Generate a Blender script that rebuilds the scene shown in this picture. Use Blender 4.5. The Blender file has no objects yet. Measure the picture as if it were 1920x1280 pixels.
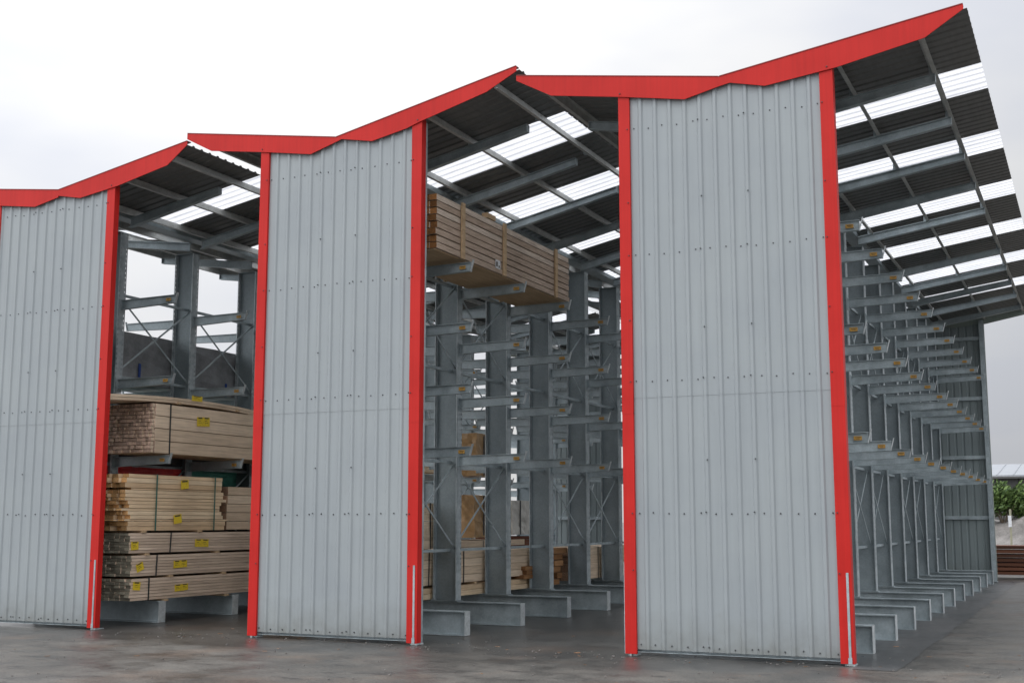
import bpy, math, random
from mathutils import Vector, Matrix
random.seed(7)
S = bpy.context.scene
COL = S.collection

# ------------------------------------------------------------------ camera
yaw, pitch = 0.4394, 0.1438
F = Vector((-math.sin(yaw)*math.cos(pitch), math.cos(yaw)*math.cos(pitch), math.sin(pitch)))
cam_d = bpy.data.cameras.new("camera"); cam = bpy.data.objects.new("camera", cam_d); COL.objects.link(cam)
cam.location = (2.6542, -14.9293, 1.65)
cam.rotation_euler = F.to_track_quat('-Z', 'Y').to_euler()
cam_d.sensor_width = 36.0; cam_d.sensor_fit = 'HORIZONTAL'
cam_d.lens = 2325.85/1920*36.0
cam_d.clip_start = 0.1; cam_d.clip_end = 2000
S.camera = cam
S.render.resolution_x = 1024; S.render.resolution_y = 682

# ------------------------------------------------------------------ sky, sun, exposure
SUN_EL, SUN_AZ = math.radians(55), math.radians(200)
w = bpy.data.worlds.new("World"); S.world = w; w.use_nodes = True
nt = w.node_tree; N = nt.nodes; L = nt.links
for n in list(N): N.remove(n)
out = N.new('ShaderNodeOutputWorld'); bg = N.new('ShaderNodeBackground'); L.new(bg.outputs[0], out.inputs[0])
sky = N.new('ShaderNodeTexSky'); sky.sky_type = 'NISHITA'; sky.sun_disc = False
sky.sun_elevation = SUN_EL; sky.sun_rotation = SUN_AZ; sky.dust_density = 4
geo = N.new('ShaderNodeTexCoord')
sep = N.new('ShaderNodeSeparateXYZ'); L.new(geo.outputs['Generated'], sep.inputs[0])
# overcast: brightness rises with height
mr = N.new('ShaderNodeMapRange'); mr.inputs['From Min'].default_value = 0.0; mr.inputs['From Max'].default_value = 1.0
mr.inputs['To Min'].default_value = 7.2; mr.inputs['To Max'].default_value = 20.0
L.new(sep.outputs['Z'], mr.inputs['Value'])
mp = N.new('ShaderNodeMapping'); mp.inputs['Scale'].default_value = (1.6, 1.6, 4.0)
L.new(geo.outputs['Generated'], mp.inputs[0])
cn = N.new('ShaderNodeTexNoise'); cn.inputs['Scale'].default_value = 1.7; cn.inputs['Detail'].default_value = 4; cn.inputs['Roughness'].default_value = .5
L.new(mp.outputs[0], cn.inputs['Vector'])
cr = N.new('ShaderNodeValToRGB'); e = cr.color_ramp.elements
e[0].position = .40; e[0].color = (.86, .885, .955, 1); e[1].position = .60; e[1].color = (1.03, 1.03, 1.03, 1)
L.new(cn.outputs['Fac'], cr.inputs[0])
vm = N.new('ShaderNodeVectorMath'); vm.operation = 'SCALE'
# brighter cloud to the north-west, greyer to the east
mr2 = N.new('ShaderNodeMapRange'); mr2.inputs['From Min'].default_value = -.55; mr2.inputs['From Max'].default_value = 0.0
mr2.inputs['To Min'].default_value = 1.10; mr2.inputs['To Max'].default_value = .83; L.new(sep.outputs['X'], mr2.inputs['Value'])
mr3 = N.new('ShaderNodeMapRange'); mr3.inputs['From Min'].default_value = -.35; mr3.inputs['From Max'].default_value = .55  # sky raised behind the camera, out of view, to lift the front faces
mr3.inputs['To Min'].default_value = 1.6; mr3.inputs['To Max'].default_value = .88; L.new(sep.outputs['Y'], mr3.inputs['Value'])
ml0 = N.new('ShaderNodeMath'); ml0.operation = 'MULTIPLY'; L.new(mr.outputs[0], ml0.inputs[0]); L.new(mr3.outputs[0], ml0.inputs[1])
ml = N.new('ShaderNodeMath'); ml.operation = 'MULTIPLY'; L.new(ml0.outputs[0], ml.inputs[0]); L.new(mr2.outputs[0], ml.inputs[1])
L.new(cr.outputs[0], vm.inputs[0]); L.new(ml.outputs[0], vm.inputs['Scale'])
mx = N.new('ShaderNodeMixRGB'); mx.inputs[0].default_value = .94
L.new(sky.outputs[0], mx.inputs[1]); L.new(vm.outputs[0], mx.inputs[2])
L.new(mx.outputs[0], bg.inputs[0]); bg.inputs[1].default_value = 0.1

sd = bpy.data.lights.new("sun", 'SUN'); sd.energy = 0.8; sd.angle = math.radians(25); sd.color = (1, .97, .93)
so = bpy.data.objects.new("sun", sd); COL.objects.link(so)
sv = Vector((math.sin(SUN_AZ)*math.cos(SUN_EL), math.cos(SUN_AZ)*math.cos(SUN_EL), math.sin(SUN_EL)))
so.rotation_euler = (-sv).to_track_quat('-Z', 'Y').to_euler(); so.location = (0, -30, 40)
S.view_settings.view_transform = 'Standard'; S.view_settings.look = 'None'
S.view_settings.exposure = 0.0; S.view_settings.gamma = 1
S.cycles.max_bounces = 8; S.cycles.use_denoising = True
try: S.cycles.transparent_max_bounces = 16
except Exception: pass

# ------------------------------------------------------------------ helpers
class MB:
    def __init__(s): s.v = []; s.f = []; s.m = []
    def add(s, vs, fs, mi=0):
        b = len(s.v); s.v += [tuple(v) for v in vs]; s.f += [tuple(b+i for i in f) for f in fs]; s.m += [mi]*len(fs)
    def box(s, x0, x1, y0, y1, z0, z1, mi=0):
        s.add([(x0,y0,z0),(x1,y0,z0),(x1,y1,z0),(x0,y1,z0),(x0,y0,z1),(x1,y0,z1),(x1,y1,z1),(x0,y1,z1)],
              [(0,3,2,1),(4,5,6,7),(0,1,5,4),(1,2,6,5),(2,3,7,6),(3,0,4,7)], mi)
    def hexa(s, P, mi=0):
        s.add(P, [(0,3,2,1),(4,5,6,7),(0,1,5,4),(1,2,6,5),(2,3,7,6),(3,0,4,7)], mi)
    def prism_y(s, poly, y0, y1, mi=0):     # polygon in xz, counter-clockwise, extruded along y
        n = len(poly)
        s.add([(x,y0,z) for x,z in poly]+[(x,y1,z) for x,z in poly],
              [tuple(range(n)), tuple(range(2*n-1, n-1, -1))]+[(i, n+i, n+(i+1) % n, (i+1) % n) for i in range(n)], mi)
    def beam(s, p0, p1, w_, h_, mi=0):
        p0 = Vector(p0); p1 = Vector(p1); d = (p1-p0).normalized()
        up = Vector((0,0,1)) if abs(d.z) < .9 else Vector((0,1,0))
        a = d.cross(up).normalized(); b = a.cross(d)
        P = []
        for q in (p0, p1):
            for sa, sb in ((-1,-1),(1,-1),(1,1),(-1,1)): P.append(q+a*sa*w_/2+b*sb*h_/2)
        s.add(P, [(0,3,2,1),(4,5,6,7),(0,1,5,4),(1,2,6,5),(2,3,7,6),(3,0,4,7)], mi)
    def build(s, name, mats, parent=None, loc=(0,0,0), smooth=False):
        me = bpy.data.meshes.new(name); me.from_pydata(s.v, [], s.f)
        if not isinstance(mats, (list, tuple)): mats = [mats]
        for m in mats: me.materials.append(m)
        for p, mi in zip(me.polygons, s.m): p.material_index = mi; p.use_smooth = smooth
        me.update()
        o = bpy.data.objects.new(name, me); COL.objects.link(o); o.location = loc
        if parent: o.parent = parent
        return o

def fix(o):
    import bmesh
    bm = bmesh.new(); bm.from_mesh(o.data); bmesh.ops.recalc_face_normals(bm, faces=bm.faces); bm.to_mesh(o.data); bm.free(); return o

def tag(o, label, cat, group=None, kind=None):
    o['label'] = label
    o['category'] = cat
    if group: o['group'] = group
    if kind: o['kind'] = kind
    return o
def thing(name, label, cat, loc=(0,0,0), group=None):
    o = bpy.data.objects.new(name, None); COL.objects.link(o); o.location = loc; o.empty_display_size = .3
    return tag(o, label, cat, group)
def clone(o, parent, loc=None, deep=True):
    c = o.copy(); COL.objects.link(c); c.parent = parent
    if loc is not None: c.location = loc
    if deep:
        for ch in list(o.children): clone(ch, c)
    return c

# ------------------------------------------------------------------ materials
def mat(name, col, rough=.6, metal=0., spec=.5):
    m = bpy.data.materials.new(name); m.use_nodes = True
    b = m.node_tree.nodes['Principled BSDF']
    b.inputs['Base Color'].default_value = (*col, 1); b.inputs['Roughness'].default_value = rough
    b.inputs['Metallic'].default_value = metal; b.inputs['Specular IOR Level'].default_value = spec
    return m, m.node_tree, b
def nd(t, ty, **k):
    n = t.nodes.new(ty)
    for a, v in k.items(): setattr(n, a, v)
    return n
def noise(t, scale, detail=4, rough=.55, vec=None, mscale=None, coord='Object'):
    n = nd(t, 'ShaderNodeTexNoise'); n.inputs['Scale'].default_value = scale; n.inputs['Detail'].default_value = detail; n.inputs['Roughness'].default_value = rough
    src = nd(t, 'ShaderNodeNewGeometry').outputs['Position'] if coord == 'World' else nd(t, 'ShaderNodeTexCoord').outputs[coord]
    if mscale:
        mpn = nd(t, 'ShaderNodeMapping'); mpn.inputs['Scale'].default_value = mscale; t.links.new(src, mpn.inputs[0]); src = mpn.outputs[0]
    t.links.new(src, n.inputs['Vector']); return n
def ramp(t, fac, stops):
    r = nd(t, 'ShaderNodeValToRGB'); el = r.color_ramp.elements
    while len(el) < len(stops): el.new(.5)
    for x, (p, c) in zip(el, stops):
        x.position = p; x.color = (*c, 1) if len(c) == 3 else c
    t.links.new(fac, r.inputs[0]); return r
def mixc(t, a, b, fac, mode='MIX'):
    m = nd(t, 'ShaderNodeMixRGB', blend_type=mode)
    for i, s_ in ((0, fac), (1, a), (2, b)):
        if hasattr(s_, 'links'): t.links.new(s_, m.inputs[i])
        else: m.inputs[i].default_value = s_ if i == 0 else (*s_, 1)
    return m
def bump(t, b, h, strength=.2, dist=.01):
    bn = nd(t, 'ShaderNodeBump'); bn.inputs['Strength'].default_value = strength; bn.inputs['Distance'].default_value = dist
    t.links.new(h, bn.inputs['Height']); t.links.new(bn.outputs[0], b.inputs['Normal'])

def galv(name, lo, hi, metal=.35, rough=.5, scale=5):
    m, t, b = mat(name, hi, rough, metal)
    n1 = noise(t, scale, 5, .6, coord='World'); n2 = noise(t, 1.1, 3, .6, mscale=(1, 1, .5), coord='World')
    v = nd(t, 'ShaderNodeTexVoronoi'); v.inputs['Scale'].default_value = 45
    tc = nd(t, 'ShaderNodeTexCoord'); t.links.new(tc.outputs['Object'], v.inputs['Vector'])
    r = ramp(t, n1.outputs['Fac'], [(.3, lo), (.7, hi)])
    m2 = mixc(t, r.outputs[0], ramp(t, n2.outputs['Fac'], [(.35, (.72,.735,.75)), (.65, (1.1,1.1,1.1))]).outputs[0], .8, 'MULTIPLY')
    sp = ramp(t, v.outputs['Color'], [(0, (.88,.88,.88)), (1, (1.1,1.1,1.1))])
    m3 = mixc(t, m2.outputs[0], sp.outputs[0], .8, 'MULTIPLY')
    t.links.new(m3.outputs[0], b.inputs['Base Color'])
    rr = ramp(t, n1.outputs['Fac'], [(.3, (rough-.1,)*3), (.7, (rough+.15,)*3)]); t.links.new(rr.outputs[0], b.inputs['Roughness'])
    return m
M = {}
M['galv'] = galv('galvanised steel', (.30,.355,.375), (.47,.535,.56))
M['galv_light'] = galv('bright galvanised steel', (.42,.46,.47), (.62,.66,.67), .3, .45, 12)
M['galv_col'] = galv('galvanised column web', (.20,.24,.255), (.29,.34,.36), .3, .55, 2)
M['purlin'] = galv('galvanised purlin', (.42,.43,.41), (.60,.61,.59), .3, .45)

# perforated flange: rows of slots punched along both edges
def perforated():
    m, t, b = mat('perforated galvanised flange', (.42,.47,.49), .5, .3)
    n1 = noise(t, 8, 5); r = ramp(t, n1.outputs['Fac'], [(.3, (.30,.35,.37)), (.7, (.50,.55,.57))]); t.links.new(r.outputs[0], b.inputs['Base Color'])
    tc = nd(t, 'ShaderNodeTexCoord'); sp = nd(t, 'ShaderNodeSeparateXYZ'); t.links.new(tc.outputs['Object'], sp.inputs[0])
    def mth(op, a, c=None):
        q = nd(t, 'ShaderNodeMath', operation=op)
        for i, s_ in enumerate((a, c)):
            if s_ is None: continue
            if hasattr(s_, 'links'): t.links.new(s_, q.inputs[i])
            else: q.inputs[i].default_value = s_
        return q.outputs[0]
    ay = mth('ABSOLUTE', sp.outputs['Y'])
    inb = mth('MULTIPLY', mth('GREATER_THAN', ay, .052), mth('LESS_THAN', ay, .076))
    fr = mth('FRACT', mth('DIVIDE', sp.outputs['Z'], .085))
    hole = mth('MULTIPLY', inb, mth('LESS_THAN', fr, .42))
    hole = mth('MULTIPLY', hole, mth('GREATER_THAN', sp.outputs['Z'], .8))
    tr = nd(t, 'ShaderNodeBsdfTransparent'); mxs = nd(t, 'ShaderNodeMixShader')
    t.links.new(hole, mxs.inputs[0]); t.links.new(b.outputs[0], mxs.inputs[1]); t.links.new(tr.outputs[0], mxs.inputs[2])
    t.links.new(mxs.outputs[0], t.nodes['Material Output'].inputs['Surface'])
    return m
M['flange'] = perforated()

def cladding(name, base, var=.1):
    m, t, b = mat(name, base, .42, 0)
    st = noise(t, 3.0, 5, .6, mscale=(6, 1, .18), coord='World'); bl = noise(t, .9, 3, coord='World')
    lo = tuple(c*(1-var) for c in base); hi = tuple(min(1, c*(1+var*.6)) for c in base)
    r = ramp(t, st.outputs['Fac'], [(.3, lo), (.65, hi)])
    r2 = ramp(t, bl.outputs['Fac'], [(.3, (.93,.935,.95)), (.7, (1.03,1.03,1.02))])
    mm = mixc(t, r.outputs[0], r2.outputs[0], 1, 'MULTIPLY')
    # rain splash and dirt near the ground
    tc = nd(t, 'ShaderNodeTexCoord'); sp = nd(t, 'ShaderNodeSeparateXYZ'); t.links.new(tc.outputs['Object'], sp.inputs[0])
    dn = noise(t, 5, 5, .65, coord='World'); ad = nd(t, 'ShaderNodeMath', operation='MULTIPLY_ADD'); t.links.new(dn.outputs['Fac'], ad.inputs[0]); ad.inputs[1].default_value = .7; t.links.new(sp.outputs['Z'], ad.inputs[2])
    dr = ramp(t, ad.outputs[0], [(.3, (.66,.63,.58)), (.62, (.90,.89,.87)), (.95, (1,1,1))])
    mm2 = mixc(t, mm.outputs[0], dr.outputs[0], 1, 'MULTIPLY')
    sc = noise(t, 5, 6, .75, mscale=(1.6, 1, .5), coord='World'); scr = ramp(t, sc.outputs['Fac'], [(.30, (.84,.83,.81)), (.42, (1,1,1))]); mm2 = mixc(t, mm2.outputs[0], scr.outputs[0], .35, 'MULTIPLY')
    t.links.new(mm2.outputs[0], b.inputs['Base Color'])
    bump(t, b, bl.outputs['Fac'], .15, .02)
    return m
M['clad'] = cladding('light grey cladding', (.285,.316,.332), .045)
M['clad_dark'] = cladding('grey inner cladding', (.21,.25,.255), .05)
M['trim_grey'] = cladding('grey green edge trim', (.30,.35,.32))
M['roof'] = cladding('dark roof sheet', (.135,.14,.138), .15)
def red():
    m, t, b = mat('red flashing', (.48,.012,.008), .5, 0, .22)
    n = noise(t, 1.3, 4, coord='World'); r = ramp(t, n.outputs['Fac'], [(.3, (.43,.014,.011)), (.7, (.51,.020,.016))])
    s = noise(t, 4, 4, .6, mscale=(7, 7, .15), coord='World'); r2 = ramp(t, s.outputs['Fac'], [(.3, (.92,.9,.9)), (.6, (1.02,1,1))])
    mm = mixc(t, r.outputs[0], r2.outputs[0], 1, 'MULTIPLY'); t.links.new(mm.outputs[0], b.inputs['Base Color'])
    bump(t, b, n.outputs['Fac'], .2, .02)
    return m
M['red'] = red()
M['red_edge'] = mat('dark red edge', (.22,.015,.012), .5)[0]
M['screw'] = mat('screw head', (.07,.075,.08), .4, .5)[0]
M['dark'] = mat('dark rubber', (.02,.02,.022), .7)[0]
M['strap'] = mat('black strapping', (.025,.028,.03), .45)[0]
M['strap_green'] = mat('green strapping', (.05,.14,.11), .4)[0]
M['strap_blue'] = mat('blue strapping', (.02,.06,.25), .4)[0]
M['strap_clear'] = mat('pale strapping', (.6,.6,.58), .35)[0]
def tagmat(name, c):
    m, t, b = mat(name, c, .5); n = noise(t, 30, 3)
    r = ramp(t, n.outputs['Fac'], [(.35, tuple(x*.75 for x in c)), (.5, c)]); t.links.new(r.outputs[0], b.inputs['Base Color']); return m
M['yellow'] = tagmat('yellow tag', (.75,.55,.03))
M['orange'] = tagmat('orange arm label', (.52,.29,.06))
M['print'] = mat('dark print', (.06,.05,.03), .6)[0]
M['white'] = tagmat('white label paper', (.7,.72,.75))

def wood(name, c0, c1, endc=None, dirt=.5, sc=2.2):
    m, t, b = mat(name, c1, .75, 0, .25)
    g = nd(t, 'ShaderNodeNewGeometry')
    r = ramp(t, g.outputs['Random Per Island'], [(0, c0), (1, c1)])
    gr = noise(t, sc, 6, .65, mscale=(14, .7, 14), coord='World')
    r2 = ramp(t, gr.outputs['Fac'], [(.3, (1-dirt*.5, 1-dirt*.55, 1-dirt*.6)), (.62, (1.06,1.05,1.03))])
    bl = noise(t, .9, 4); r3 = ramp(t, bl.outputs['Fac'], [(.35, (.82,.81,.80)), (.65, (1.05,1.05,1.05))])
    mm = mixc(t, r.outputs[0], r2.outputs[0], 1, 'MULTIPLY'); m3 = mixc(t, mm.outputs[0], r3.outputs[0], 1, 'MULTIPLY')
    last = m3
    if endc:
        sp = nd(t, 'ShaderNodeSeparateXYZ'); t.links.new(g.outputs['True Normal'], sp.inputs[0])
        ab = nd(t, 'ShaderNodeMath', operation='ABSOLUTE'); t.links.new(sp.outputs['Y'], ab.inputs[0])
        gt = nd(t, 'ShaderNodeMath', operation='GREATER_THAN'); t.links.new(ab.outputs[0], gt.inputs[0]); gt.inputs[1].default_value = .7
        er = ramp(t, g.outputs['Random Per Island'], [(0, tuple(x*.55 for x in endc)), (.5, endc), (1, tuple(x*1.35 for x in endc))])
        en = noise(t, 60, 3); em = mixc(t, er.outputs[0], ramp(t, en.outputs['Fac'], [(.35, (.7,.7,.7)), (.6, (1.1,1.1,1.1))]).outputs[0], 1, 'MULTIPLY')
        last = mixc(t, m3.outputs[0], em.outputs[0], gt.outputs[0])
    t.links.new(last.outputs[0], b.inputs['Base Color'])
    bump(t, b, gr.outputs['Fac'], .3, .004)
    return m
M['pine'] = wood('pale pine', (.62,.49,.36), (.78,.64,.49), (.44,.29,.20))
M['pine_red'] = wood('pale pine with red painted ends', (.64,.51,.38), (.78,.64,.49), (.52,.37,.29))
M['pine_dark_end'] = wood('pine with dark painted ends', (.60,.48,.38), (.76,.62,.50), (.24,.22,.17))
M['pine_fresh'] = wood('fresh sawn pine', (.68,.50,.32), (.84,.68,.48), (.62,.36,.16))
M['batten'] = wood('weathered battens', (.52,.41,.33), (.80,.71,.62), (.42,.19,.07), .85, 5)
M['brown'] = wood('brown timber', (.26,.13,.055), (.46,.26,.13), (.36,.18,.08))
M['brown_red'] = wood('red brown timber', (.11,.035,.02), (.27,.10,.045), (.12,.05,.03), .8)
M['lath'] = wood('pine lath', (.52,.37,.23), (.60,.45,.29))
def wrap(name, c, bs=.6):
    m, t, b = mat(name, c, .38, 0, .5); n = noise(t, 2.2, 6, .65)
    r = ramp(t, n.outputs['Fac'], [(.35, tuple(x*.72 for x in c)), (.65, tuple(min(1, x*1.2) for x in c))]); t.links.new(r.outputs[0], b.inputs['Base Color'])
    n2 = noise(t, 6, 5, .6); bump(t, b, n2.outputs['Fac'], bs, .03); return m
M['wrap_grey'] = wrap('grey plastic wrap', (.24,.25,.26))
M['gap_block'] = wrap('dark gap blocker', (.05,.055,.06))
M['wrap_green'] = wrap('green plastic wrap', (.10,.34,.27))
M['wrap_red'] = wrap('red plastic wrap', (.62,.05,.05))
M['wrap_white'] = wrap('white plastic wrap', (.62,.60,.55))
M['wrap_orange'] = wrap('orange brown wrap', (.38,.23,.10))

def skylight():
    m, t, b = mat('translucent roof sheet', (.9,.92,.93), .5)
    tl = nd(t, 'ShaderNodeBsdfTranslucent'); tl.inputs[0].default_value = (.93,.94,.95,1)
    n = noise(t, 1.5, 3, mscale=(1, 4, 1)); r = ramp(t, n.outputs['Fac'], [(.3, (.60,.61,.64)), (.7, (.78,.785,.80))]); t.links.new(r.outputs[0], tl.inputs[0])
    ms = nd(t, 'ShaderNodeMixShader'); ms.inputs[0].default_value = .80
    t.links.new(b.outputs[0], ms.inputs[1]); t.links.new(tl.outputs[0], ms.inputs[2]); t.links.new(ms.outputs[0], t.nodes['Material Output'].inputs['Surface'])
    return m
M['skylight'] = skylight()

# ------------------------------------------------------------------ ground
def ground_mat():
    m, t, b = mat('wet worn concrete', (.16,.155,.15), .5)
    tc = nd(t, 'ShaderNodeTexCoord'); sp = nd(t, 'ShaderNodeSeparateXYZ'); t.links.new(tc.outputs['Object'], sp.inputs[0])
    big = noise(t, .28, 6, .62, mscale=(1, 1.3, 1)); mid = noise(t, 1.5, 8, .72); fine = noise(t, 38, 6, .8); streak = noise(t, 1.1, 7, .7, mscale=(.7, 1.2, 1))
    rb = ramp(t, big.outputs['Fac'], [(.34, (.078,.075,.069)), (.5, (.106,.102,.094)), (.66, (.138,.134,.124))])
    rm = ramp(t, mid.outputs['Fac'], [(.38, (.66,.66,.67)), (.5, (1,1,1)), (.62, (1.24,1.23,1.21))])
    rf = ramp(t, fine.outputs['Fac'], [(.38, (.55,.55,.55)), (.62, (1.4,1.38,1.36))])
    rs = ramp(t, streak.outputs['Fac'], [(.42, (.80,.79,.78)), (.58, (1.08,1.08,1.07))])
    a = mixc(t, rb.outputs[0], rm.outputs[0], 1, 'MULTIPLY'); a = mixc(t, a.outputs[0], rf.outputs[0], 1, 'MULTIPLY'); a = mixc(t, a.outputs[0], rs.outputs[0], .8, 'MULTIPLY')
    # reddish mud stain streaks
    rn = noise(t, .6, 4, .6); rr = ramp(t, rn.outputs['Fac'], [(.52, (1,1,1)), (.68, (1.18,.97,.86))]); a = mixc(t, a.outputs[0], rr.outputs[0], 1, 'MULTIPLY')
    # wet band along the front of the sheds with a ragged edge, and scattered dark damp spots
    wn = noise(t, .55, 5, .6, mscale=(.5, 1.2, 1)); wa = nd(t, 'ShaderNodeMath', operation='MULTIPLY_ADD'); t.links.new(wn.outputs['Fac'], wa.inputs[0]); wa.inputs[1].default_value = 5.0; t.links.new(sp.outputs['Y'], wa.inputs[2])
    wmr = nd(t, 'ShaderNodeMapRange'); t.links.new(wa.outputs[0], wmr.inputs['Value']); wmr.inputs['From Min'].default_value = .6; wmr.inputs['From Max'].default_value = 1.9
    xm = nd(t, 'ShaderNodeMapRange'); t.links.new(sp.outputs['X'], xm.inputs['Value']); xm.inputs['From Min'].default_value = 1.2; xm.inputs['From Max'].default_value = .2
    wm = nd(t, 'ShaderNodeMath', operation='MULTIPLY'); t.links.new(wmr.outputs[0], wm.inputs[0]); t.links.new(xm.outputs[0], wm.inputs[1])
    a = mixc(t, a.outputs[0], mixc(t, a.outputs[0], (.72,.73,.76), 1., 'MULTIPLY').outputs[0], wm.outputs[0])
    dn_ = noise(t, 2.7, 5, .7, mscale=(.6, 1.3, 1)); dd = ramp(t, dn_.outputs['Fac'], [(.34, (.42,.42,.44)), (.42, (1,1,1))]); a = mixc(t, a.outputs[0], dd.outputs[0], 1., 'MULTIPLY')
    t.links.new(a.outputs[0], b.inputs['Base Color'])
    rg = ramp(t, mid.outputs['Fac'], [(.34, (.36,)*3), (.6, (.72,)*3)]); rg2 = ramp(t, big.outputs['Fac'], [(.36, (.75,)*3), (.6, (1.1,)*3)])
    q = mixc(t, rg.outputs[0], rg2.outputs[0], 1, 'MULTIPLY'); q2 = mixc(t, q.outputs[0], (.30,.30,.30), wm.outputs[0]); t.links.new(q2.outputs[0], b.inputs['Roughness'])
    hb = nd(t, 'ShaderNodeMath', operation='MULTIPLY_ADD'); t.links.new(fine.outputs['Fac'], hb.inputs[0]); hb.inputs[1].default_value = .25; t.links.new(mid.outputs['Fac'], hb.inputs[2])
    bump(t, b, hb.outputs[0], .5, .02)
    return m
def slab_mat():
    m, t, b = mat('wet smooth concrete slab', (.13,.13,.13), .25)
    big = noise(t, .5, 5, .6, mscale=(1, .5, 1)); mid = noise(t, 3, 6, .65); fine = noise(t, 30, 4)
    rb = ramp(t, big.outputs['Fac'], [(.34, (.060,.062,.064)), (.62, (.098,.098,.098))]); rm = ramp(t, mid.outputs['Fac'], [(.3, (.75,.75,.76)), (.7, (1.15,1.15,1.15))])
    rf = ramp(t, fine.outputs['Fac'], [(.3, (.85,)*3), (.7, (1.12,)*3)])
    a = mixc(t, rb.outputs[0], rm.outputs[0], 1, 'MULTIPLY'); a = mixc(t, a.outputs[0], rf.outputs[0], 1, 'MULTIPLY'); t.links.new(a.outputs[0], b.inputs['Base Color'])
    rg = ramp(t, big.outputs['Fac'], [(.35, (.24,)*3), (.6, (.5,)*3)]); t.links.new(rg.outputs[0], b.inputs['Roughness'])
    bump(t, b, mid.outputs['Fac'], .12, .01)
    return m
M['ground'] = ground_mat(); M['slab'] = slab_mat()
g = MB(); g.add([(-900,-300,0),(900,-300,0),(900,1500,0),(-900,1500,0)], [(0,1,2,3)])
o = g.build('ground', M['ground']); o['kind'] = 'structure'
# slab under the sheds, its edge a little ragged, 4 mm above the yard
g = MB(); edge = []
yy = -.30
while yy < 22.9:
    edge.append((.50+.012*math.sin(yy*1.7)+random.uniform(-.012,.012), yy)); yy += .25
pts = [(-.4,.10),(-.02,.10),(.02,-.30)] + edge + [(.5,22.9),(-.9,22.9)]
g.add([(x,y,.004) for x,y in pts], [tuple(range(len(pts)))])
o = g.build('pavement', M['slab']); o['kind'] = 'structure'

# ------------------------------------------------------------------ corrugated sheets
def rib_profile(a0, a1, pitch=.2, h=.021, hb=.036, ht=.016, off=.1):
    pts = [(a0, 0.)]; k = math.floor((a0-off)/pitch)-1
    while off+k*pitch-hb < a1:
        c = off+k*pitch
        for da, hh in ((-hb,0),(-ht,h),(ht,h),(hb,0)):
            if a0 < c+da < a1: pts.append((c+da, hh))
        k += 1
    pts.append((a1, 0.)); return pts
def roof_strip(mb, x0, z0, x1, z1, y0, y1, mi=0):
    pr = rib_profile(y0, y1); n = len(pr)
    mb.add([(x0,y,z0+h) for y,h in pr]+[(x1,y,z1+h) for y,h in pr], [(i,i+1,n+i+1,n+i) for i in range(n-1)], mi)
def fascia_bottom(u, x):
    p = sorted(u['bot_r']+u['bot_l'])
    for (xa, za), (xb, zb) in zip(p, p[1:]):
        if xa <= x <= xb: return za+(zb-za)*(x-xa)/(xb-xa)
    return p[0][1] if x < p[0][0] else p[-1][1]
def clad_sheet(mb, x0, x1, z0, z1, y, off, sgn=-1, mi=0):
    pr = rib_profile(x0, x1, off=off); n = len(pr); zf = z1 if callable(z1) else (lambda x_: z1)
    if True:
        mb.add([(x,y+sgn*h,z0) for x,h in pr]+[(x,y+sgn*h,zf(x)) for x,h in pr], [(i,i+1,n+i+1,n+i) for i in range(n-1)], mi)
def screw(mb, x, y, z, s=.011, mi=1, dy=-.012):
    vs = []; n = 6
    for yy_, r in ((y, s), (y+dy, s*.7)):
        for i in range(n): a = math.pi/3*i; vs.append((x+r*math.cos(a), yy_, z+r*math.sin(a)))
    mb.add(vs, [tuple(range(n, 2*n))]+[(i,(i+1) % n, n+(i+1) % n, n+i) for i in range(n)], mi)

NY = 11; Y0 = 1.509; DY = 1.93; YB = 21.95
RAIL = (.10, 1.75, 3.41, 5.05, 6.74)
W_ = 2.79
# all fascia outlines are in metres, x from the right corner of the bay's own end panel
UNITS = [
 dict(x=0., px=(-1.04,0.,1.02), tip=1.04, label='rightmost red-trimmed rack shed bay, its right side open and its eave overhanging the yard',
      v=(-1.42,7.26), r=(1.55,7.69), l=(-2.85-1.42,7.72), eaveL=-4.16,
      bot_r=[(1.55,7.63),(1.10,7.35),(.05,7.15),(-.83,7.05),(-1.28,7.16)], bot_l=[(-1.88,7.03),(-2.74,7.19),(-3.75,7.36),(-4.27,7.65)],
      sky=[(1.9+3.11*k, 2.97+3.11*k) for k in range(6)], skyl=[(5.6+3.11*k, 6.6+3.11*k) for k in range(5)]),
 dict(x=-5.761, px=(-1.08,.01,1.14), tip=.95, label='middle red-trimmed rack shed bay, with a batten pack high under its right roof slope',
      v=(-1.44,7.24), r=(1.49,7.86), l=(-4.21,7.67), eaveL=-3.85,
      bot_r=[(1.49,7.79),(1.03,7.56),(-.03,7.28),(-.25,7.21),(-.82,7.10),(-1.34,7.20)], bot_l=[(-1.88,7.04),(-2.78,7.19),(-3.73,7.33),(-4.21,7.58)],
      sky=[(1.80, 2.92)]+[(1.86+2.95*k, 2.76+2.95*k) for k in range(1,7)], skyl=[(3.4+2.95*k, 4.3+2.95*k) for k in range(6)]),
 dict(x=-11.42, W=2.66, px=(-.95,.02,1.07), tip=.86, label='leftmost red-trimmed rack shed bay, sheltering the timber packs with yellow tags',
      v=(-1.21,7.07), r=(1.45,7.55), l=(-4.1,7.42), eaveL=-4.05,
      bot_r=[(1.45,7.49),(1.07,7.21),(.05,6.99),(-.73,6.88),(-1.20,6.97)], bot_l=[(-1.72,6.84),(-2.55,6.95),(-3.6,7.08),(-4.1,7.33)],
      sky=[(1.85+2.95*k, 2.68+2.95*k) for k in range(7)], skyl=[(3.0+2.95*k, 3.9+2.95*k) for k in range(6)]),
]
def zroof(u, x, drop=.05):
    xv, zv = u['v']; xe, ze = u['r'] if x > xv else u['l']
    return zv-drop+(ze-zv)*(x-xv)/(xe-xv)

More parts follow.
